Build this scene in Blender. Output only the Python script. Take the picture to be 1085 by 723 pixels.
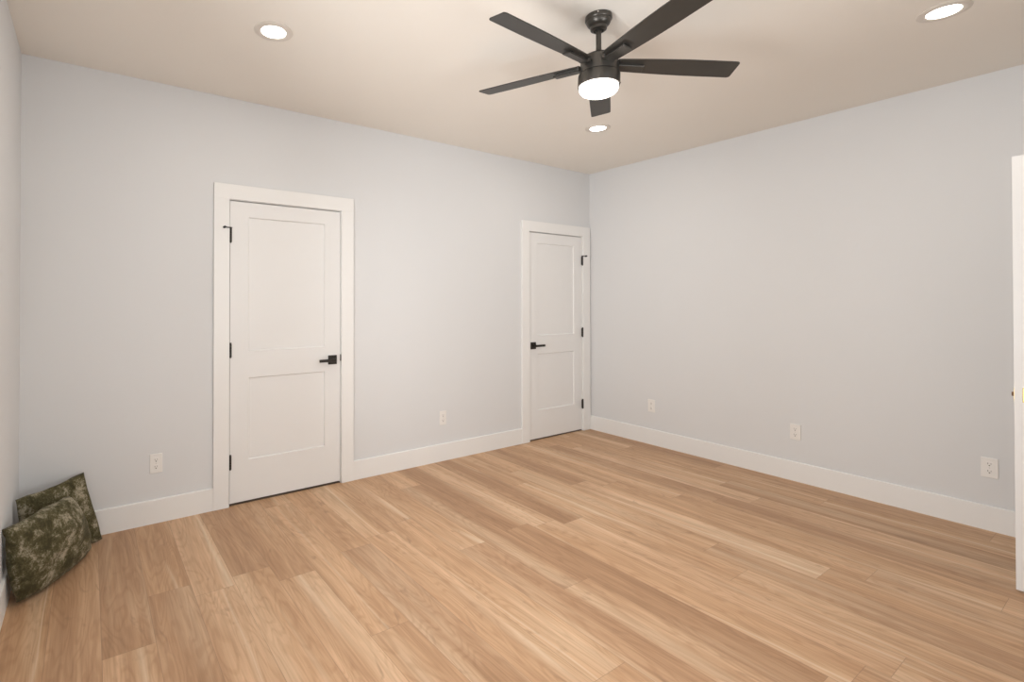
import bpy, bmesh, math, random
from mathutils import Vector, Matrix, noise
random.seed(7)
scene = bpy.context.scene
for o in list(bpy.data.objects): bpy.data.objects.remove(o)

# ------------------------------------------------------------------ camera
PITCH, YAW, ROLL = -0.0080, 0.58187, -0.0006
CAM = Vector((-4.4784, -3.4870, 1.3653))
fw = Vector((math.sin(YAW)*math.cos(PITCH), math.cos(YAW)*math.cos(PITCH), -math.sin(PITCH)))
r0 = Vector((math.cos(YAW), -math.sin(YAW), 0)); u0 = r0.cross(fw)
rt = r0*math.cos(ROLL) + u0*math.sin(ROLL); up = -r0*math.sin(ROLL) + u0*math.cos(ROLL)
cam = bpy.data.cameras.new('camera'); cam_o = bpy.data.objects.new('camera', cam)
scene.collection.objects.link(cam_o)
cam_o.matrix_world = Matrix(((rt.x, up.x, -fw.x, CAM.x), (rt.y, up.y, -fw.y, CAM.y), (rt.z, up.z, -fw.z, CAM.z), (0, 0, 0, 1)))
cam.sensor_fit = 'HORIZONTAL'; cam.sensor_width = 36
cam.lens = 531.6/1085*36; cam.shift_x = 98.1/1085; cam.shift_y = -46.67/1085
cam.clip_start = 0.02
scene.camera = cam_o

# ------------------------------------------------------------------ light and exposure
scene.view_settings.view_transform = 'Standard'
scene.view_settings.look = 'None'
scene.view_settings.gamma = 1
scene.view_settings.exposure = -0.03
scene.view_settings.use_curve_mapping = False
W_STR = 0.9
world = bpy.data.worlds.new('world'); scene.world = world; world.use_nodes = True
world.node_tree.nodes['Background'].inputs[0].default_value = (0.90, 0.94, 1, 1)
world.node_tree.nodes['Background'].inputs[1].default_value = W_STR

def area(name, loc, direction, sx, sy, power, col, shape='RECTANGLE'):
    l = bpy.data.lights.new(name, 'AREA'); l.shape = shape; l.size = sx; l.size_y = sy
    l.energy = power; l.color = col
    o = bpy.data.objects.new(name, l); scene.collection.objects.link(o)
    o.location = loc; o.rotation_euler = Vector(direction).to_track_quat('-Z', 'Y').to_euler()
    return o
WIN = (-3.70, -2.00, 0.75, 2.25)            # added window in the wall behind the camera: x0, x1, z0, z1
WINL = (-3.35, -1.35, 0.75, 2.25)           # added window in the left wall beside the camera: y0, y1, z0, z1
P_FRONT, P_FRONT_UP, P_LEFT_UP = 40.0, 12.0, 153.0
DAY = (0.925, 0.93, 0.93)
area('daylight_front', ((WIN[0]+WIN[1])/2, -4.10, (WIN[2]+WIN[3])/2), (0, 1, 0), WIN[1]-WIN[0], WIN[3]-WIN[2], P_FRONT, DAY)  # lamp outside the added rear window, standing in for daylight
# upward fill lamps added outside the windows to brighten the ceiling
area('ceiling_fill_front', ((WIN[0]+WIN[1])/2, -4.30, WIN[2]+0.30), (0, 1, 0.85), 1.7, 0.9, P_FRONT_UP, DAY)
area('ceiling_fill_left', (-5.30, (WINL[0]+WINL[1])/2, WINL[2]+0.30), (1, 0, 0.70), 0.9, 2.0, P_LEFT_UP, DAY)
DOWN_W, FAN_W = 3.9, 7.3
DOWN_COL, FAN_COL = (1.0, 0.93, 0.84), (1.0, 0.92, 0.82)

# ------------------------------------------------------------------ helpers
def mat(name, col, rough=0.5, metal=0.0, spec=0.5, emit=None, estr=0, noise_amt=0.0, noise_scale=30, bump=0.0, bump_scale=200):
    m = bpy.data.materials.new(name); m.use_nodes = True
    nt = m.node_tree; b = nt.nodes['Principled BSDF']
    b.inputs['Base Color'].default_value = (*col, 1); b.inputs['Roughness'].default_value = rough
    b.inputs['Metallic'].default_value = metal; b.inputs['Specular IOR Level'].default_value = spec
    if emit: b.inputs['Emission Color'].default_value = (*emit, 1); b.inputs['Emission Strength'].default_value = estr
    tc = nt.nodes.new('ShaderNodeTexCoord')
    if noise_amt:
        n = nt.nodes.new('ShaderNodeTexNoise'); n.inputs['Scale'].default_value = noise_scale; n.inputs['Detail'].default_value = 4
        nt.links.new(tc.outputs['Object'], n.inputs['Vector'])
        mx = nt.nodes.new('ShaderNodeMix'); mx.data_type = 'RGBA'
        mx.inputs[6].default_value = (*[c*(1-noise_amt) for c in col], 1); mx.inputs[7].default_value = (*[min(1, c*(1+noise_amt)) for c in col], 1)
        nt.links.new(n.outputs['Fac'], mx.inputs[0]); nt.links.new(mx.outputs[2], b.inputs['Base Color'])
    if bump:
        n2 = nt.nodes.new('ShaderNodeTexNoise'); n2.inputs['Scale'].default_value = bump_scale; n2.inputs['Detail'].default_value = 3
        nt.links.new(tc.outputs['Object'], n2.inputs['Vector'])
        bp = nt.nodes.new('ShaderNodeBump'); bp.inputs['Strength'].default_value = bump; bp.inputs['Distance'].default_value = 0.001
        nt.links.new(n2.outputs['Fac'], bp.inputs['Height']); nt.links.new(bp.outputs[0], b.inputs['Normal'])
    return m

M = {
 'wall':    mat('wall_paint', (0.70, 0.705, 0.71), 0.75, noise_amt=0.01, noise_scale=3, bump=0.04, bump_scale=160),
 'ceiling': mat('ceiling_paint', (0.83, 0.785, 0.72), 0.85, noise_amt=0.01, noise_scale=3, bump=0.10, bump_scale=120),
 'trim':    mat('trim_enamel', (0.825, 0.82, 0.805), 0.38, noise_amt=0.006, noise_scale=6),
 'door':    mat('door_enamel', (0.795, 0.79, 0.78), 0.42, noise_amt=0.006, noise_scale=5),
 'plate':   mat('outlet_plastic', (0.82, 0.80, 0.77), 0.35, noise_amt=0.005),
 'slot':    mat('slot_dark', (0.20, 0.18, 0.16), 0.6, noise_amt=0.02),
 'black':   mat('black_metal', (0.028, 0.024, 0.020), 0.42, metal=0.3, noise_amt=0.08, noise_scale=60),
 'fan':     mat('fan_graphite_metal', (0.085, 0.079, 0.071), 0.34, metal=0.8, noise_amt=0.05, noise_scale=80),
 'fan_dark':mat('fan_dark_metal', (0.030, 0.028, 0.025), 0.5, metal=0.4, noise_amt=0.05),
 'blade':   mat('fan_blade_finish', (0.031, 0.028, 0.024), 0.38, noise_amt=0.10, noise_scale=18),
 'brass':   mat('brass', (0.52, 0.38, 0.14), 0.3, metal=1.0, noise_amt=0.05),
 'screw':   mat('screw_metal', (0.65, 0.63, 0.60), 0.35, metal=0.7, noise_amt=0.05),
 'glass_lit': mat('frosted_glass_lit', (1, 0.97, 0.92), 0.4, emit=(1.0, 0.93, 0.84), estr=5.0),
 'lens':    mat('downlight_lens_lit', (1, 1, 1), 0.5, emit=(1.0, 0.95, 0.88), estr=9.0),
 'baffle':  mat('downlight_trim', (0.68, 0.63, 0.57), 0.5, noise_amt=0.01),
 'rubber':  mat('black_rubber', (0.03, 0.03, 0.03), 0.8, noise_amt=0.05),
 'gap_shade': mat('under_door_shade', (0.10, 0.07, 0.05), 0.6, noise_amt=0.15),  # dark strip colour standing in for the shade under the closed doors
 'bolt':    mat('brass_bolt', (0.16, 0.09, 0.06), 0.6, metal=0.5, noise_amt=0.05),
}

def window_glass():
    m = bpy.data.materials.new('window_glass'); m.use_nodes = True; nt = m.node_tree
    nt.nodes.clear(); out = nt.nodes.new('ShaderNodeOutputMaterial')
    t = nt.nodes.new('ShaderNodeBsdfTransparent'); g = nt.nodes.new('ShaderNodeBsdfGlossy'); g.inputs['Roughness'].default_value = 0.02
    f = nt.nodes.new('ShaderNodeFresnel'); f.inputs['IOR'].default_value = 1.45
    mx = nt.nodes.new('ShaderNodeMixShader'); nt.links.new(f.outputs[0], mx.inputs[0]); nt.links.new(t.outputs[0], mx.inputs[1]); nt.links.new(g.outputs[0], mx.inputs[2])
    nt.links.new(mx.outputs[0], out.inputs[0]); return m
M['glass'] = window_glass()

PLANK_W, PLANK_X0, PLANK_L = 0.1835, -4.066, 1.50
def floor_material():
    m = bpy.data.materials.new('oak_plank_floor'); m.use_nodes = True; nt = m.node_tree; N = nt.nodes; L = nt.links
    b = N['Principled BSDF']
    def math_(op, a, c=None, d=None):
        n = N.new('ShaderNodeMath'); n.operation = op
        for i, v in enumerate((a, c, d)):
            if v is None: continue
            if isinstance(v, (int, float)): n.inputs[i].default_value = v
            else: L.new(v, n.inputs[i])
        return n.outputs[0]
    def comb(x, y, z=0.0):
        n = N.new('ShaderNodeCombineXYZ')
        for i, v in enumerate((x, y, z)):
            if isinstance(v, (int, float)): n.inputs[i].default_value = v
            else: L.new(v, n.inputs[i])
        return n.outputs[0]
    def wn(v):
        n = N.new('ShaderNodeTexWhiteNoise'); n.noise_dimensions = '3D'; L.new(v, n.inputs['Vector']); return n
    def ns(v, scale, detail=4, rough=0.5, dist=0.0):
        n = N.new('ShaderNodeTexNoise'); n.inputs['Scale'].default_value = scale; n.inputs['Detail'].default_value = detail
        n.inputs['Roughness'].default_value = rough; n.inputs['Distortion'].default_value = dist; L.new(v, n.inputs['Vector']); return n.outputs['Fac']
    def ramp(v, pts):
        n = N.new('ShaderNodeValToRGB'); e = n.color_ramp.elements
        e[0].position, e[0].color = pts[0][0], (*pts[0][1], 1); e[1].position, e[1].color = pts[-1][0], (*pts[-1][1], 1)
        for p, c in pts[1:-1]:
            q = e.new(p); q.color = (*c, 1)
        L.new(v, n.inputs[0]); return n.outputs[0]
    def mix(f, a, c, blend='MIX'):
        n = N.new('ShaderNodeMix'); n.data_type = 'RGBA'; n.blend_type = blend
        for i, v in ((0, f), (6, a), (7, c)):
            if isinstance(v, (int, float)): n.inputs[i].default_value = v
            elif isinstance(v, tuple): n.inputs[i].default_value = (*v, 1)
            else: L.new(v, n.inputs[i])
        return n.outputs[2]
    geo = N.new('ShaderNodeNewGeometry'); sep = N.new('ShaderNodeSeparateXYZ'); L.new(geo.outputs['Position'], sep.inputs[0])
    X, Y = sep.outputs[0], sep.outputs[1]
    u = math_('DIVIDE', math_('SUBTRACT', X, PLANK_X0), PLANK_W)
    row = math_('FLOOR', u); fu = math_('SUBTRACT', u, row)
    off = wn(comb(row, 3.7, 1.3)).outputs['Value']
    v = math_('ADD', math_('DIVIDE', Y, PLANK_L), math_('MULTIPLY', off, 7.0))
    idx = math_('FLOOR', v); fv = math_('SUBTRACT', v, idx)
    rnd = wn(comb(row, idx, 0.5)); rv = rnd.outputs['Value']
    rsep = N.new('ShaderNodeSeparateXYZ'); L.new(rnd.outputs['Color'], rsep.inputs[0])
    r1, r2, r3 = rsep.outputs
    # plank-local grain coordinates
    gx = math_('ADD', X, math_('MULTIPLY', r1, 17.0)); gy = math_('ADD', Y, math_('MULTIPLY', r2, 31.0))
    fine = ns(comb(math_('MULTIPLY', gx, 95.0), math_('MULTIPLY', gy, 3.0)), 1.0, 5, 0.6, 0.4)
    mid = ns(comb(math_('MULTIPLY', gx, 22.0), math_('MULTIPLY', gy, 1.3)), 1.0, 4, 0.55, 0.8)
    # cathedral figure: contour lines of a stretched soft noise
    cath = ns(comb(math_('MULTIPLY', gx, 8.0), math_('MULTIPLY', gy, 1.15)), 1.0, 2, 0.45, 0.5)
    rings = math_('SINE', math_('MULTIPLY', cath, 95.0))
    rings = math_('MULTIPLY', math_('ADD', rings, 1.0), 0.5)
    knots = ns(comb(math_('MULTIPLY', gx, 15.0), math_('MULTIPLY', gy, 5.0)), 1.0, 3, 0.5, 1.2)
    big = ns(comb(math_('MULTIPLY', gx, 7.0), math_('MULTIPLY', gy, 0.5)), 1.0, 2, 0.5, 0.2)
    base = ramp(rv, [(0.0, (0.535, 0.34, 0.204)), (0.22, (0.601, 0.393, 0.244)), (0.5, (0.66, 0.435, 0.267)), (0.78, (0.696, 0.465, 0.29)), (1.0, (0.732, 0.505, 0.33))])
    c = mix(ramp(mid, [(0.30, (0, 0, 0)), (0.72, (1, 1, 1))]), mix(1.0, base, (0.80, 0.755, 0.71), 'MULTIPLY'), mix(1.0, base, (1.10, 1.10, 1.10), 'MULTIPLY'))
    c = mix(ramp(big, [(0.38, (1, 1, 1)), (0.62, (0, 0, 0))]), c, mix(1.0, c, (0.87, 0.83, 0.80), 'MULTIPLY'))
    c = mix(math_('MULTIPLY', ramp(big, [(0.50, (0, 0, 0)), (0.70, (1, 1, 1))]), 0.30), c, (0.78, 0.62, 0.45))
    ringf = math_('MULTIPLY', ramp(rings, [(0.0, (1, 1, 1)), (0.55, (0, 0, 0))]), 0.45)
    c = mix(ringf, c, mix(1.0, c, (0.80, 0.74, 0.68), 'MULTIPLY'))
    finef = math_('MULTIPLY', ramp(fine, [(0.36, (1, 1, 1)), (0.58, (0, 0, 0))]), 0.62)
    c = mix(finef, c, mix(1.0, c, (0.80, 0.76, 0.72), 'MULTIPLY'))
    knotf = math_('MULTIPLY', ramp(knots, [(0.63, (0, 0, 0)), (0.77, (1, 1, 1))]), 0.50)
    c = mix(knotf, c, (0.27, 0.155, 0.09))
    # pale sapwood streaks running along one side of some planks
    side = math_('ABSOLUTE', math_('SUBTRACT', fu, math_('ADD', math_('MULTIPLY', r3, 0.8), math_('MULTIPLY', math_('SUBTRACT', big, 0.5), 1.2))))
    sap = math_('MULTIPLY', math_('SUBTRACT', 1.0, math_('MINIMUM', math_('MULTIPLY', side, 13.0), 1.0)), math_('GREATER_THAN', r1, 0.45))
    sap = math_('MULTIPLY', sap, ramp(big, [(0.42, (0, 0, 0)), (0.60, (1, 1, 1))]))
    c = mix(math_('MULTIPLY', sap, 0.55), c, (0.80, 0.66, 0.49))
    # seams
    def edge(f, w):
        return math_('LESS_THAN', math_('MINIMUM', f, math_('SUBTRACT', 1.0, f)), w)
    seam = math_('MAXIMUM', edge(fu, 0.0022/PLANK_W/2), edge(fv, 0.0022/PLANK_L/2))
    c = mix(math_('MULTIPLY', seam, 0.45), c, (0.22, 0.13, 0.08))
    L.new(c, b.inputs['Base Color'])
    rr = math_('ADD', 0.42, math_('MULTIPLY', mid, 0.10)); L.new(rr, b.inputs['Roughness'])
    b.inputs['Specular IOR Level'].default_value = 0.38
    h = math_('SUBTRACT', math_('MULTIPLY', fine, 0.25), seam)
    bp = N.new('ShaderNodeBump'); bp.inputs['Strength'].default_value = 0.25; bp.inputs['Distance'].default_value = 0.0008
    L.new(h, bp.inputs['Height']); L.new(bp.outputs[0], b.inputs['Normal'])
    return m
M['floor'] = floor_material()

def velvet(name, seed):
    m = bpy.data.materials.new(name); m.use_nodes = True; nt = m.node_tree; N = nt.nodes; L = nt.links; b = N['Principled BSDF']
    tc = N.new('ShaderNodeTexCoord'); mp = N.new('ShaderNodeMapping'); mp.inputs['Location'].default_value = (seed, seed*2, 0)
    L.new(tc.outputs['Object'], mp.inputs[0])
    def ns(scale, detail, dist, rough=0.6):
        n = N.new('ShaderNodeTexNoise'); n.inputs['Scale'].default_value = scale; n.inputs['Detail'].default_value = detail
        n.inputs['Distortion'].default_value = dist; n.inputs['Roughness'].default_value = rough; L.new(mp.outputs[0], n.inputs['Vector']); return n.outputs['Fac']
    a = ns(13, 9, 0.35, 0.74); c = ns(110, 4, 0.9)
    ad = N.new('ShaderNodeMath'); ad.operation = 'MULTIPLY_ADD'; L.new(c, ad.inputs[0]); ad.inputs[1].default_value = 0.30; L.new(a, ad.inputs[2])
    r = N.new('ShaderNodeValToRGB'); e = r.color_ramp.elements
    e[0].position = 0.55; e[0].color = (0.052, 0.046, 0.022, 1); e[1].position = 0.775; e[1].color = (0.37, 0.33, 0.245, 1)
    q = e.new(0.66); q.color = (0.105, 0.093, 0.047, 1)
    L.new(ad.outputs[0], r.inputs[0]); L.new(r.outputs[0], b.inputs['Base Color'])
    b.inputs['Roughness'].default_value = 0.75; b.inputs['Specular IOR Level'].default_value = 0.15; b.inputs['Sheen Weight'].default_value = 0.10; b.inputs['Sheen Roughness'].default_value = 0.4
    b.inputs['Sheen Tint'].default_value = (0.75, 0.72, 0.6, 1)
    bp = N.new('ShaderNodeBump'); bp.inputs['Strength'].default_value = 0.6; bp.inputs['Distance'].default_value = 0.004
    L.new(ad.outputs[0], bp.inputs['Height']); L.new(bp.outputs[0], b.inputs['Normal'])
    return m

def link(name, bm, m, parent=None, loc=None, smooth=False):
    me = bpy.data.meshes.new(name)
    bmesh.ops.recalc_face_normals(bm, faces=bm.faces)
    bm.to_mesh(me); bm.free(); me.materials.append(m)
    if smooth:
        for p in me.polygons: p.use_smooth = True
        try: me.set_sharp_from_angle(angle=math.radians(35))
        except Exception: pass
    o = bpy.data.objects.new(name, me); scene.collection.objects.link(o)
    if parent: o.parent = parent
    if loc is not None: o.location = loc
    return o
def empty(name, loc, rz=0.0, parent=None):
    o = bpy.data.objects.new(name, None); o.empty_display_size = 0.1; scene.collection.objects.link(o)
    o.location = loc; o.rotation_euler = (0, 0, rz)
    if parent: o.parent = parent
    return o
def tag(o, label=None, cat=None, group=None, kind=None):
    if label: o['label'] = label
    if cat: o['category'] = cat
    if group: o['group'] = group
    if kind: o['kind'] = kind
    return o
def box(bm, x0, x1, y0, y1, z0, z1, bev=0.0, seg=2):
    vs = [bm.verts.new((x, y, z)) for x in (x0, x1) for y in (y0, y1) for z in (z0, z1)]
    f = [(0, 1, 3, 2), (4, 6, 7, 5), (0, 4, 5, 1), (2, 3, 7, 6), (0, 2, 6, 4), (1, 5, 7, 3)]
    fs = [bm.faces.new([vs[i] for i in q]) for q in f]
    if bev:
        es = list({e for q in fs for e in q.edges})
        bmesh.ops.bevel(bm, geom=es, offset=bev, segments=seg, profile=0.5, affect='EDGES')
    return bm
def lathe(bm, prof, n=48, center=(0, 0, 0), caps=True):
    rings = []
    for r, z in prof:
        if r < 1e-6: rings.append([bm.verts.new((center[0], center[1], center[2]+z))])
        else: rings.append([bm.verts.new((center[0]+r*math.cos(2*math.pi*k/n), center[1]+r*math.sin(2*math.pi*k/n), center[2]+z)) for k in range(n)])
    for a, b in zip(rings, rings[1:]):
        for k in range(n):
            k2 = (k+1) % n
            if len(a) == 1 and len(b) == 1: continue
            if len(a) == 1: bm.faces.new((a[0], b[k], b[k2]))
            elif len(b) == 1: bm.faces.new((a[k], a[k2], b[0]))
            else: bm.faces.new((a[k], a[k2], b[k2], b[k]))
    if caps:
        if len(rings[0]) > 1: bm.faces.new(rings[0])
        if len(rings[-1]) > 1: bm.faces.new(rings[-1])
    return bm
def rod(bm, p0, p1, r, n=16):
    p0, p1 = Vector(p0), Vector(p1); d = (p1-p0); q = d.to_track_quat('Z', 'Y'); ln = d.length
    a = [bm.verts.new(p0 + q @ Vector((r*math.cos(2*math.pi*k/n), r*math.sin(2*math.pi*k/n), 0))) for k in range(n)]
    b = [bm.verts.new(p0 + q @ Vector((r*math.cos(2*math.pi*k/n), r*math.sin(2*math.pi*k/n), ln))) for k in range(n)]
    for k in range(n): bm.faces.new((a[k], a[(k+1) % n], b[(k+1) % n], b[k]))
    bm.faces.new(a); bm.faces.new(b); return bm
def extrude_profile_x(bm, prof, x0, x1):
    """prof: (y, z) loop, swept along x"""
    a = [bm.verts.new((x0, y, z)) for y, z in prof]; b = [bm.verts.new((x1, y, z)) for y, z in prof]
    n = len(prof)
    for k in range(n): bm.faces.new((a[k], a[(k+1) % n], b[(k+1) % n], b[k]))
    bm.faces.new(a); bm.faces.new(b); return bm
def copy_tree(o, parent=None):
    c = o.copy(); scene.collection.objects.link(c)
    if parent: c.parent = parent
    for ch in [x for x in bpy.data.objects if x.parent == o]: copy_tree(ch, c)
    return c

# ------------------------------------------------------------------ room dimensions
XL, XR, YB, YF, H, T = -4.795, 0.0, 0.0, -3.86, 2.724, 0.12
D1 = (-3.702, -2.894); D2 = (-0.918, -0.127); OH = 2.045; CW = 0.099
BH, BT = 0.1453, 0.014
CT = 0.018

floor = link('floor', box(bmesh.new(), XL-0.14, XR+0.14, YF-1.30, YB+0.16, -0.05, 0.0), M['floor'])
tag(floor, 'light oak plank floor running from the camera towards the two closed doors', 'floor', kind='structure')
ceil = link('ceiling', box(bmesh.new(), XL-0.14, XR+0.14, YF-1.30, YB+0.16, H, H+0.1), M['ceiling'])
tag(ceil, 'flat warm white ceiling with recessed lights', 'ceiling', kind='structure')

bm = bmesh.new()
g = 0.014
xs = [XL-0.14, D1[0]-g, D1[1]+g, D2[0]-g, D2[1]+g, XR+0.14]
for a, b in ((0, 1), (2, 3), (4, 5)): box(bm, xs[a], xs[b], YB, YB+T, 0, H)
for a, b in ((1, 2), (3, 4)): box(bm, xs[a], xs[b], YB, YB+T, OH+g, H)
box(bm, xs[0], xs[-1], YB+T, YB+T+0.04, 0, H)
wall_back = tag(link('wall_back', bm, M['wall']), 'pale grey wall holding the two closed white doors', 'wall', kind='structure')
wall_right = tag(link('wall_right', box(bmesh.new(), XR, XR+0.14, YF-0.12, YB, 0, H), M['wall']), 'bare pale grey wall on the right with three outlets', 'wall', kind='structure')
bm = bmesh.new()
box(bm, XL-0.14, XL, YF-0.12, WINL[0], 0, H); box(bm, XL-0.14, XL, WINL[1], YB, 0, H)
box(bm, XL-0.14, XL, WINL[0], WINL[1], 0, WINL[2]); box(bm, XL-0.14, XL, WINL[0], WINL[1], WINL[3], H)
wall_left = tag(link('wall_left', bm, M['wall']), 'narrow strip of grey wall at the left edge beside the pillows', 'wall', kind='structure')
# wall behind the camera: an added window and the open doorway
DX, DY = -0.845, -3.050                         # free edge of the open door leaf
DO = (-1.655, -0.835)                           # doorway in the wall behind the camera
bm = bmesh.new()
box(bm, XL, WIN[0], YF-T, YF, 0, H); box(bm, WIN[0], WIN[1], YF-T, YF, 0, WIN[2]); box(bm, WIN[0], WIN[1], YF-T, YF, WIN[3], H)
box(bm, WIN[1], DO[0], YF-T, YF, 0, H); box(bm, DO[0], DO[1], YF-T, YF, OH+0.01, H); box(bm, DO[1], XR, YF-T, YF, 0, H)
# short hall beyond the doorway
box(bm, DO[0]-0.4, DO[0]-0.3, YF-1.2, YF-T, 0, H); box(bm, DO[1]+0.3, DO[1]+0.4, YF-1.2, YF-T, 0, H); box(bm, DO[0]-0.4, DO[1]+0.4, YF-1.3, YF-1.2, 0, H)
wall_front = tag(link('wall_front', bm, M['wall']), 'grey wall behind the viewer with an added window and a doorway', 'wall', kind='structure')

# windows added outside the view to let light in
def window(name, hw, hh, loc, rz, label):
    win = tag(empty(name, loc, rz), label, 'window', kind='structure')
    bm = bmesh.new()
    box(bm, -hw, -hw+.045, -.09, -.03, 0, hh); box(bm, hw-.045, hw, -.09, -.03, 0, hh); box(bm, -hw+.045, hw-.045, -.09, -.03, 0, .045)
    box(bm, -hw+.045, hw-.045, -.09, -.03, hh-.045, hh); box(bm, -.025, .025, -.088, -.032, .045, hh-.045)
    link('window_frame', bm, M['trim'], win)
    bm = bmesh.new(); box(bm, -hw+.045, -.025, -.064, -.058, .045, hh-.045); link('pane', bm, M['glass'], win)
    bm = bmesh.new(); box(bm, .025, hw-.045, -.064, -.058, .045, hh-.045); link('pane', bm, M['glass'], win)
    bm = bmesh.new()
    box(bm, -hw-CW, -hw, 0, .018, 0, hh); box(bm, hw, hw+CW, 0, .018, 0, hh); box(bm, -hw-CW, hw+CW, 0, .018, hh, hh+CW); box(bm, -hw-CW-.02, hw+CW+.02, 0, .045, -.03, 0)
    link('window_casing', bm, M['trim'], win)
window('added_window_1', (WIN[1]-WIN[0])/2, WIN[3]-WIN[2], ((WIN[0]+WIN[1])/2, YF, WIN[2]), 0, 'added white two-sash window, unseen in the wall behind the viewer')
window('added_window_2', (WINL[1]-WINL[0])/2, WINL[3]-WINL[2], (XL, (WINL[0]+WINL[1])/2, WINL[2]), -math.pi/2, 'added white two-sash window, unseen in the left wall beside the viewer')

# baseboards
def base_profile(): return [(0, 0), (-BT, 0), (-BT, BH-0.004), (-BT+0.003, BH), (0, BH)]
def baseboard_x(name, segs, label):
    bm = bmesh.new()
    for a, b in segs: extrude_profile_x(bm, base_profile(), a, b)
    return tag(link(name, bm, M['trim']), label, 'baseboard', kind='structure')
baseboard_x('baseboard_back', [(XL+BT, D1[0]-CW), (D1[1]+CW, D2[0]-CW)], 'white baseboard along the wall with the two doors')
bm = bmesh.new(); extrude_profile_x(bm, base_profile(), 0, -YF)
o = tag(link('baseboard_right', bm, M['trim']), 'white baseboard along the bare right wall', 'baseboard', kind='structure')
o.matrix_world = Matrix(((0, 1, 0, XR), (-1, 0, 0, 0), (0, 0, 1, 0), (0, 0, 0, 1)))
bm = bmesh.new(); extrude_profile_x(bm, base_profile(), YF, 0)
o = tag(link('baseboard_left', bm, M['trim']), 'white baseboard on the left wall behind the front pillow', 'baseboard', kind='structure')
o.matrix_world = Matrix(((0, -1, 0, XL), (1, 0, 0, 0), (0, 0, 1, 0), (0, 0, 0, 1)))
bm = bmesh.new()
for a, b in ((XL+BT, DO[0]-CW), (DO[1]+CW, XR-BT)): extrude_profile_x(bm, [(-y, z) for y, z in base_profile()], a, b)
o = tag(link('baseboard_front', bm, M['trim'], loc=(0, YF, 0)), 'white baseboard on the wall behind the viewer', 'baseboard', kind='structure')

# ------------------------------------------------------------------ door casings and doors
def casing(name, x0, x1, label, right_w=CW, y=0.0, sgn=-1):
    """flat casing around an opening, sticking out of the wall by CT; jamb lining as a child"""
    root = tag(empty(name, ((x0+x1)/2, y, 0)), label, 'door frame', kind='structure')
    c = (x0+x1)/2; a, b = x0-c, x1-c
    def yb(p, q): return (min(sgn*p, sgn*q), max(sgn*p, sgn*q))
    y0, y1 = yb(0, CT)
    link('side_casing', box(bmesh.new(), a-CW, a, y0, y1, 0, OH, .0012, 1), M['trim'], root)
    link('side_casing', box(bmesh.new(), b, b+right_w, y0, y1, 0, OH, .0012, 1), M['trim'], root)
    link('head_casing', box(bmesh.new(), a-CW, b+right_w, y0, y1, OH, OH+CW, .0012, 1), M['trim'], root)
    bm = bmesh.new(); d0, d1 = yb(0, -T); r = 0.0035
    box(bm, a-.013, a+r, d0, d1, 0, OH-r); box(bm, b-r, b+.013, d0, d1, 0, OH-r); box(bm, a-.013, b+.013, d0, d1, OH-r, OH+.013)
    # stop bead behind the leaf
    s0, s1 = yb(-.040, -.052)
    box(bm, a+r, a+r+.012, s0, s1, 0, OH-r); box(bm, b-r-.012, b-r, s0, s1, 0, OH-r); box(bm, a+r, b-r, s0, s1, OH-r-.012, OH-r)
    link('jamb', bm, M['trim'], root)
    return root
t1 = casing('trim_1', *D1, 'flat white casing around the larger left closed door')
t2 = casing('trim_2', *D2, 'flat white casing around the closed door in the corner', right_w=0.112)
bm = box(bmesh.new(), D1[0]-(D1[0]+D1[1])/2+.005, D1[1]-(D1[0]+D1[1])/2-.005, 0.004, T, 0, 0.006); link('gap_shade', bm, M['gap_shade'], t1)
bm = box(bmesh.new(), D2[0]-(D2[0]+D2[1])/2+.005, D2[1]-(D2[0]+D2[1])/2-.005, 0.004, T, 0, 0.006); link('gap_shade', bm, M['gap_shade'], t2)
t3 = casing('trim_3', *DO, 'flat white casing around the doorway behind the viewer', y=YF, sgn=1)

LEAF_T = 0.035
def door_leaf(root, w, h, flip=False):
    """leaf spans x 0..w, z 0..h; front face at y=0 facing -y; two recessed shaker panels on both faces"""
    st = 0.120; zs = [(0.275, 0.830), (1.010, h-0.100)]
    rec, ins = 0.009, 0.006
    bm = bmesh.new()
    def q(pts): bm.faces.new([bm.verts.new(p) for p in pts])
    for y, s in ((0.0, 1), (LEAF_T, -1)):
        zz = [0, zs[0][0], zs[0][1], zs[1][0], zs[1][1], h]; xx = [0, st, w-st, w]
        for i in range(5):
            for j in range(3):
                if j == 1 and i in (1, 3): continue
                q([(xx[j], y, zz[i]), (xx[j+1], y, zz[i]), (xx[j+1], y, zz[i+1]), (xx[j], y, zz[i+1])])
        for a, b in zs:
            A = [(st, a), (w-st, a), (w-st, b), (st, b)]; B = [(st+ins, a+ins), (w-st-ins, a+ins), (w-st-ins, b-ins), (st+ins, b-ins)]
            for k in range(4):
                k2 = (k+1) % 4
                q([(A[k][0], y, A[k][1]), (A[k2][0], y, A[k2][1]), (B[k2][0], y+s*rec, B[k2][1]), (B[k][0], y+s*rec, B[k][1])])
    for x in (0, w): q([(x, 0, 0), (x, LEAF_T, 0), (x, LEAF_T, h), (x, 0, h)])
    for z in (0, h): q([(0, 0, z), (w, 0, z), (w, LEAF_T, z), (0, LEAF_T, z)])
    bmesh.ops.remove_doubles(bm, verts=bm.verts, dist=1e-5)
    leaf = link('leaf', bm, M['door'], root)
    for a, b in zs:
        link('panel', box(bmesh.new(), st+ins-.002, w-st-ins+.002, rec, LEAF_T-rec, a+ins-.002, b-ins+.002), M['door'], leaf)
    return leaf

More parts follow.
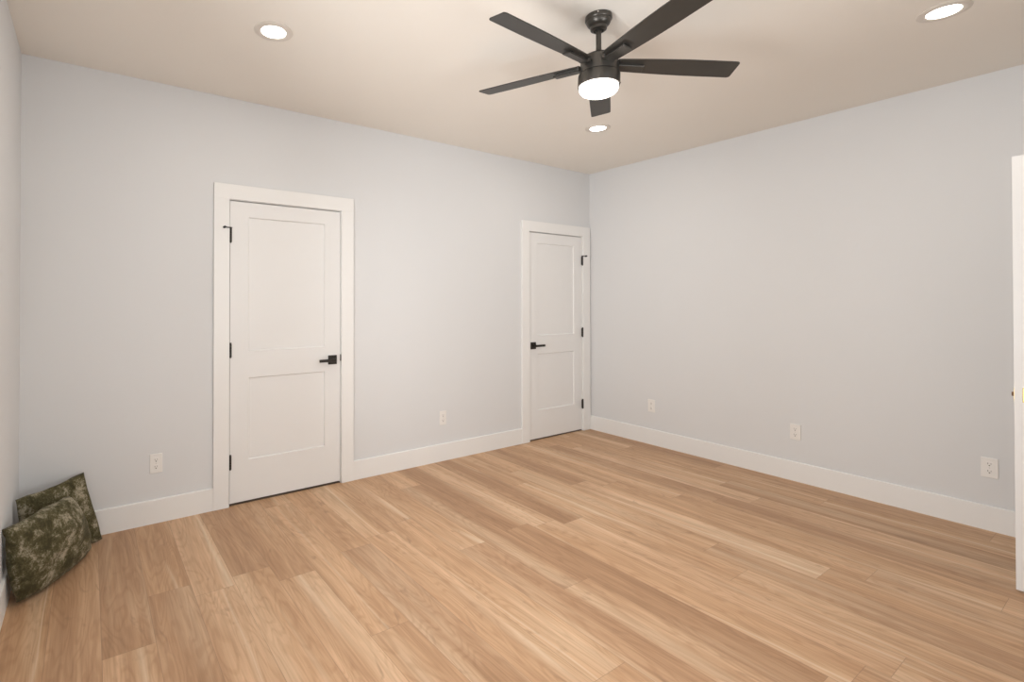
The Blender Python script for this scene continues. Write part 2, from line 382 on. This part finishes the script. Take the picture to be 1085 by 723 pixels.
def handle(root, x, z, direction, m, y=0.0, sgn=-1):
    """square rosette, round neck and flat square lever; direction is the side the lever points to"""
    h = empty('door_handle', (x, y, z), parent=root)
    def yb(p, q): return (min(sgn*p, sgn*q), max(sgn*p, sgn*q))
    link('rosette', box(bmesh.new(), -.0335, .0335, *yb(0, .009), -.0335, .0335, .0015, 2), m, h)
    bm = bmesh.new(); rod(bm, (0, sgn*.009, 0), (0, sgn*.040, 0), .0115, 24); link('neck', bm, m, h)
    x0, x1 = (-.012, .118) if direction > 0 else (-.118, .012)
    link('lever', box(bmesh.new(), x0, x1, *yb(.040, .053), -.0105, .0105, .0018, 2), m, h)
    return h

def hinge(root, x, y, z, m):
    h = empty('hinge', (x, y, z), parent=root)
    bm = bmesh.new()
    for k in range(5): rod(bm, (0, 0, -.044+k*.0178), (0, 0, -.044+k*.0178+.0168), .0080, 16)
    rod(bm, (0, 0, -.044), (0, 0, .045), .0055, 12)
    link('knuckle', bm, m, h, smooth=True)
    bm = bmesh.new(); lathe(bm, [(0, .045), (.0062, .045), (.0075, .048), (.006, .052), (0, .054)], 16); lathe(bm, [(0, -.044), (.006, -.044), (.005, -.049), (0, -.051)], 16)
    link('pin', bm, m, h, smooth=True)
    bm = box(bmesh.new(), -.0040, .0005, .005, .034, -.043, .043); link('hinge_leaf', bm, m, h)
    return h

def hinge_stop(root, x, y, z, sgn):
    s = empty('door_stop', (x, y, z), parent=root)
    bm = bmesh.new(); rod(bm, (0, 0, -.002), (0, 0, .004), .0095, 18); rod(bm, (0, -.004, .001), (sgn*.040, -.016, .001), .0040, 10)
    link('stop_arm', bm, M['black'], s, smooth=True)
    bm = bmesh.new(); rod(bm, (sgn*.041, -.024, .001), (sgn*.043, -.006, .001), .0078, 16); link('bumper', bm, M['rubber'], s, smooth=True)

def closed_door(name, x0, x1, hinge_left, zb, label, hz):
    w = (x1-x0) - 2*0.0065
    root = tag(empty(name, (x0+0.0065, 0.0005, 0)), label, 'door', kind='structure')
    lf = door_leaf(root, w, OH-0.009-zb); lf.location.z = zb
    hx = 0.001 if hinge_left else w-0.001
    for z in hz: hinge(root, hx, -.0135, z, M['black'])
    hinge_stop(root, hx, -.0135, hz[0]+.044+.006, -1 if hinge_left else 1)
    kx = (w-0.0625) if hinge_left else 0.0545
    handle(root, kx, 0.928, -1 if hinge_left else 1, M['black'])
    ex = w+0.003 if hinge_left else -0.003
    link('strike_plate', box(bmesh.new(), ex-.0030, ex+.0045, -.0060, .028, .928-.020+.008, .928+.032+.004), M['black'], root)
    return root
closed_door('door_1', *D1, True, 0.016, 'closed white two-panel door left of centre, black lever on its right side', (1.803, 1.036, 0.292))
closed_door('door_2', *D2, False, 0.014, 'closed white two-panel door in the far corner, black lever on its left side', (1.788, 1.033, 0.280))

# open door leaf at the right edge of the view (hinged on the wall behind the camera)
d3 = tag(empty('door_3', (DX, DY, 0)), 'open white door cropped by the right edge of the view', 'door', kind='structure')
d3.rotation_euler = (0, 0, math.radians(-90))     # local x -> world -y, local -y -> world -x
w3 = DY-YF-0.006
lf = door_leaf(d3, w3, OH-0.012); lf.location.z = 0.012
handle(d3, 0.0600, 0.925, 1, M['brass']); handle(d3, 0.0600, 0.925, 1, M['brass'], y=LEAF_T, sgn=1)
bm = box(bmesh.new(), -.0016, .0005, .005, .030, .925-.0285, .925+.0285); link('latch_plate', bm, M['brass'], d3)
bm = bmesh.new()
v = [bm.verts.new(p) for p in [(-.0016, .009, .915), (-.0016, .026, .915), (-.0016, .026, .935), (-.0016, .009, .935), (-.009, .009, .916), (-.009, .013, .916), (-.009, .013, .934), (-.009, .009, .934)]]
for f in ((0, 1, 2, 3), (4, 5, 6, 7), (0, 1, 5, 4), (1, 2, 6, 5), (2, 3, 7, 6), (3, 0, 4, 7)): bm.faces.new([v[i] for i in f])
link('latch_bolt', bm, M['bolt'], d3)
for z in (1.79, 1.03, 0.28): hinge(d3, w3+.003, LEAF_T/2-.026, z, M['brass'])

# ------------------------------------------------------------------ ceiling fan
FX, FY = -2.455, -1.967
TILT = Matrix.Translation((0, 0, -.236)) @ Vector((0, 0, 1)).rotation_difference(Vector((0.062, -0.033, 1))).to_matrix().to_4x4() @ Matrix.Translation((0, 0, .236))   # the head hangs slightly off level
fan = tag(empty('ceiling_fan', (FX, FY, H)), 'dark five-blade ceiling fan with a glowing round light, hanging from the ceiling', 'ceiling fan')
bm = bmesh.new()
lathe(bm, [(0.030, 0.0), (0.057, 0.0), (0.0605, -0.003), (0.0615, -0.019), (0.0585, -0.0245), (0.0560, -0.0260), (0.0545, -0.034), (0.050, -0.043), (0.043, -0.050), (0.0385, -0.053), (0.0385, -0.056), (0.0390, -0.058), (0.037, -0.066), (0.031, -0.071), (0.023, -0.072), (0.021, -0.060)], 64, caps=False)
can = link('canopy', bm, M['fan'], fan, smooth=True)
bm = bmesh.new(); lathe(bm, [(0, -.050), (.017, -.052), (.0205, -.062), (.017, -.074), (0, -.074)], 32); link('hanger_ball', bm, M['fan_dark'], can, smooth=True)
for a in (35, 215):
    bm = bmesh.new(); c, s = math.cos(math.radians(a)), math.sin(math.radians(a)); rod(bm, (c*.058, s*.058, -.010), (c*.0640, s*.0640, -.010), .0032, 12)
    link('screw', bm, M['screw'], can)
bm = bmesh.new(); rod(bm, (0, 0, -.066), (0, 0, -.190), .0125, 28); link('downrod', bm, M['fan'], fan, smooth=True)
bm = bmesh.new(); lathe(bm, [(.0127, -.166), (.018, -.168), (.021, -.174), (.025, -.188), (.030, -.196), (.030, -.206)], 40); link('coupling', bm, M['fan'], fan, smooth=True)
ZM = -0.212
bm = bmesh.new(); lathe(bm, [(0, ZM+.015), (.060, ZM+.015), (.078, ZM+.012), (.0845, ZM+.005), (.0885, ZM-.045), (.0885, ZM-.066), (0, ZM-.066)], 72)
mot = link('motor_housing', bm, M['fan'], fan, smooth=True)
bm = bmesh.new(); lathe(bm, [(0, ZM-.066), (.0850, ZM-.064), (.0850, ZM-.071), (0, ZM-.070)], 72); link('seam_ring', bm, M['fan_dark'], mot, smooth=True)
bm = bmesh.new(); lathe(bm, [(0, ZM-.069), (.092, ZM-.070), (.0945, ZM-.072), (.0955, ZM-.078), (.0955, ZM-.122), (.0945, ZM-.125), (.089, ZM-.125), (.089, ZM-.110), (0, ZM-.110)], 72)
lk = link('light_housing', bm, M['fan'], fan, smooth=True)
bm = bmesh.new(); rod(bm, (.093*math.cos(math.radians(-45)), .093*math.sin(math.radians(-45)), ZM-.112), (.0985*math.cos(math.radians(-45)), .0985*math.sin(math.radians(-45)), ZM-.112), .0035, 10); link('screw', bm, M['fan_dark'], lk)
bm = bmesh.new(); lathe(bm, [(0, ZM-.112), (.0875, ZM-.112), (.0885, ZM-.126), (.0885, ZM-.136), (.086, ZM-.146), (.079, ZM-.155), (.066, ZM-.162), (.046, ZM-.166), (.022, ZM-.1675), (0, ZM-.168)], 64)
gl = link('glass_shade', bm, M['glass_lit'], fan, smooth=True)
l = bpy.data.lights.new('fan_lamp', 'AREA'); l.shape = 'DISK'; l.size = .15; l.energy = FAN_W; l.color = FAN_COL
lo = bpy.data.objects.new('fan_lamp', l); scene.collection.objects.link(lo); lo.location = (FX, FY, H+ZM-.172)

half = Matrix.Translation((0, 0, -.32)) @ Vector((0, 0, 1)).rotation_difference(Vector((0.030, -0.016, 1))).to_matrix().to_4x4() @ Matrix.Translation((0, 0, .32))
for o in (mot, lk, gl): o.matrix_basis = half
BZ = -0.236
def blade_outline():
    lead, trail = [], []
    n = 22
    for i in range(n+1):
        t = i/n; x = 0.088 + t*(0.625-0.088)
        lead.append((x, -(0.042 + 0.018*math.sin(min(1, t*1.25)*math.pi/2) - 0.006*t)))
        trail.append((x, 0.040 + 0.014*math.sin(min(1, t*1.4)*math.pi/2)))
    # rounded tip corners
    def corner(cx, cy, r, a0, a1): return [(cx+r*math.cos(a), cy+r*math.sin(a)) for a in [a0+(a1-a0)*k/6 for k in range(7)]]
    yl, yt = lead[-1][1], trail[-1][1]
    tip = corner(.629-.010, yl+.010, .010, -math.pi/2, 0) + corner(.633-.012, yt-.012, .012, 0, math.pi/2)
    return lead[:-1] + tip + trail[:-1][::-1]
def make_blade():
    bm = bmesh.new(); ol = blade_outline(); th = .0055
    a = [bm.verts.new((x, y, th/2)) for x, y in ol]; b = [bm.verts.new((x, y, -th/2)) for x, y in ol]
    bm.faces.new(a); bm.faces.new(b[::-1]); n = len(ol)
    es = []
    for k in range(n): bm.faces.new((a[k], b[k], b[(k+1) % n], a[(k+1) % n]))
    bmesh.ops.bevel(bm, geom=[e for e in bm.edges if len(e.link_faces) == 2 and any(len(f.verts) > 10 for f in e.link_faces)], offset=.0012, segments=1, affect='EDGES')
    return bm
def make_bracket():
    bm = bmesh.new()
    box(bm, .080, .212, -.022, .024, -.0175, -.0105, .0015, 1)
    box(bm, .082, .190, -.016, .018, -.0110, -.0020)
    box(bm, .076, .094, -.028, .030, -.0165, .006, .002, 1)
    for x, y in ((.135, -.014), (.135, .014), (.185, 0)): rod(bm, (x, y, .0020), (x, y, .0050), .005, 10)
    return bm
base_ang = -180.8
blade_me = make_blade(); b0 = link('blade', blade_me, M['blade'], fan)
br0 = link('blade_bracket', make_bracket(), M['blade'], b0)
for k in range(5):
    if k == 0: b = b0
    else:
        b = b0.copy(); scene.collection.objects.link(b); c = br0.copy(); scene.collection.objects.link(c); c.parent = b
    ang = math.radians(base_ang+72*k+(0, 3.0, 0, 0, 0)[k])
    b.matrix_basis = Matrix.Translation((-.015, -.002, 0)) @ TILT @ Matrix.Translation((0, 0, BZ)) @ Matrix.Rotation(ang, 4, 'Z') @ Matrix.Rotation(math.radians(-11), 4, 'X')

# ------------------------------------------------------------------ recessed downlights
def make_downlight(x, y):
    r = empty('recessed_light', (x, y, H))
    bm = bmesh.new(); lathe(bm, [(.060, -.0030), (.064, -.0058), (.078, -.0066), (.088, -.0055), (.0935, -.003), (.094, 0), (.060, 0)], 64, caps=False)
    bm.verts.ensure_lookup_table()
    link('trim_ring', bm, M['baffle'], r, smooth=True)
    bm = bmesh.new(); lathe(bm, [(0, -.0036), (.050, -.0036), (.0605, -.0032), (.0605, -.0005), (0, -.0005)], 48); link('lens', bm, M['lens'], r, smooth=True)
    return r
dl0 = make_downlight(-3.708, -0.981)
dls = [(dl0, 'round recessed ceiling light above the left closed door'),]
for (x, y, lab) in ((-1.142, -0.971, 'small round recessed ceiling light beyond and below the fan in view'), (-1.134, -2.882, 'round recessed ceiling light at upper right near the right wall'), (-3.70, -2.882, 'round recessed ceiling light above the viewer')):
    c = copy_tree(dl0); c.location = (x, y, H); dls.append((c, lab))
for c, lab in dls:
    tag(c, lab, 'ceiling light', 'recessed lights in the ceiling')
    l = bpy.data.lights.new('downlight_lamp', 'AREA'); l.shape = 'DISK'; l.size = .13; l.energy = DOWN_W; l.color = DOWN_COL; l.spread = math.radians(180)
    lo = bpy.data.objects.new('downlight_lamp', l); scene.collection.objects.link(lo); lo.location = (c.location.x, c.location.y, H-.009)

# ------------------------------------------------------------------ outlets
def make_outlet():
    r = empty('wall_outlet', (0, 0, 0))          # plate against y=0 facing -y
    bm = box(bmesh.new(), -.035, .035, -.0055, 0, -.059, .059, .0025, 2); pl = link('cover_plate', bm, M['plate'], r)
    for dz in (.0215, -.0215):
        bm = bmesh.new(); n = 40; pts = []
        for k in range(n):
            a = 2*math.pi*k/n; x = .0172*math.cos(a); z = .0172*math.sin(a); z = max(-.0135, min(.0135, z)); pts.append((x, z))
        a = [bm.verts.new((x, -.0075, z)) for x, z in pts]; b = [bm.verts.new((x, -.004, z)) for x, z in pts]
        bm.faces.new(a); bm.faces.new(b)
        for k in range(n): bm.faces.new((a[k], a[(k+1) % n], b[(k+1) % n], b[k]))
        rc = link('receptacle', bm, M['plate'], r, loc=(0, 0, dz))
        bm = bmesh.new(); box(bm, -.0075, -.0052, -.0079, -.0070, -.0015, .0085); box(bm, .0052, .0073, -.0079, -.0070, -.0005, .0078)
        pts = [(.0035*math.cos(q*math.pi/8), -.0075+.0035*math.sin(q*math.pi/8)) for q in range(16)]
        f = [bm.verts.new((x, -.0079, z)) for x, z in pts]; bk = [bm.verts.new((x, -.0070, z)) for x, z in pts]
        bm.faces.new(f); bm.faces.new(bk)
        for k in range(16): bm.faces.new((f[k], f[(k+1) % 16], bk[(k+1) % 16], bk[k]))
        link('slots', bm, M['slot'], rc)
    bm = bmesh.new(); rod(bm, (0, -.005, 0), (0, -.0068, 0), .0032, 16); link('screw', bm, M['screw'], r)
    return r
ol0 = make_outlet()
spots = [(-4.131, 0, .365, 0, 'white double outlet on the wall between the pillows and the left door'),
         (-1.947, 0, .365, 0, 'white double outlet on the wall between the two closed doors'),
         (0, -.703, .366, -90, 'white double outlet on the right wall nearest the corner door'),
         (0, -1.868, .370, -90, 'white double outlet on the right wall, middle one of three'),
         (0, -2.851, .371, -90, 'white double outlet on the right wall beside the open door')]
for i, (x, y, z, rz, lab) in enumerate(spots):
    o = ol0 if i == 0 else copy_tree(ol0)
    o.location = (x, y, z); o.rotation_euler = (0, 0, math.radians(rz))
    tag(o, lab, 'outlet', 'electrical outlets on the walls')

# ------------------------------------------------------------------ pillows
def pillow(name, A, B, C, D, thick, seed, rnd, fat, label, m):
    """A,B bottom corners, C,D top corners; soft stuffed square with pinched corners"""
    A, B, C, D = map(Vector, (A, B, C, D)); ctr = (A+B+C+D)/4
    n = 44; bm = bmesh.new()
    nrm = ((C-A).cross(D-B)).normalized()
    if nrm.dot(CAM-ctr) < 0: nrm = -nrm
    grid = {}
    for side in (1, -1):
        for i in range(n+1):
            for j in range(n+1):
                edge_v = i in (0, n) or j in (0, n)
                if side == -1 and edge_v: grid[(side, i, j)] = grid[(1, i, j)]; continue
                u, v = i/n, j/n; a, b = 2*u-1, 2*v-1
                # edges sag inwards between the pointed corners
                f0, f1 = (1-a)/2, (1-b)/2
                kk = rnd[0]*f0*f1 + rnd[1]*(1-f0)*f1 + rnd[2]*(1-f0)*(1-f1) + rnd[3]*f0*(1-f1)
                pin = 0.075*max(0.0, 1-kk/.2)
                a2 = a*math.sqrt(1-kk*b*b/2)*(1 - pin*(1-b*b)*abs(a)); b2 = b*math.sqrt(1-kk*a*a/2)*(1 - pin*(1-a*a)*abs(b))
                uu, vv = (a2+1)/2, (b2+1)/2
                P = A*(1-uu)*(1-vv) + B*uu*(1-vv) + C*uu*vv + D*(1-uu)*vv
                prof = max(0.0, (1-a**2)*(1-b**2))**0.40
                h = thick/2*prof*fat[0 if side == 1 else 1]
                w = noise.noise(Vector((a*1.7+seed, b*1.7, side*2.3)))*0.016 + noise.noise(Vector((a*4+seed, b*4+7, side)))*0.006
                # gathers radiating from the corners and along seams
                g_ = math.sin((a+b)*16 + 3*noise.noise(Vector((a*2, b*2, seed))))*0.0022*(1-prof)
                h += (w*prof + g_*(0 if edge_v else 1))
                P = P + nrm*h*side
                if edge_v: P = P + nrm*noise.noise(Vector((a*2.5+seed, b*2.5, 5)))*0.022
                P.z = max(P.z, 0.0015)
                P.x = max(P.x, XL+(.0155 if P.z < BH+.01 else .002)); P.y = min(P.y, -(.0155 if P.z < BH+.01 else .002))
                grid[(side, i, j)] = bm.verts.new(P-ctr)
        for i in range(n):
            for j in range(n):
                try: bm.faces.new([grid[(side, i, j)], grid[(side, i+1, j)], grid[(side, i+1, j+1)], grid[(side, i, j+1)]])
                except ValueError: pass
    root = tag(empty(name, ctr), label, 'pillow', 'velvet pillows on the floor')
    cov = link('cover', bm, m, root)
    for p in cov.data.polygons: p.use_smooth = True
    return root
pillow('throw_pillow', (-4.752, -.640, .002), (-4.458, -.200, .002), (-4.553, -.290, .362), (-4.789, -.660, .372), .175, 1.3, (.34, .32, .24, .08), (1.0, .42),
       'olive green crushed velvet pillow leaning in front of the other one', velvet('olive_velvet_front', 3.0))
pillow('throw_pillow', (-4.755, -.225, .004), (-4.402, -.096, .004), (-4.500, -.040, .392), (-4.789, -.275, .374), .12, 5.1, (.12, .14, .03, .03), (.6, .9),
       'olive green crushed velvet pillow behind, tucked into the room corner', velvet('olive_velvet_back', 8.0))
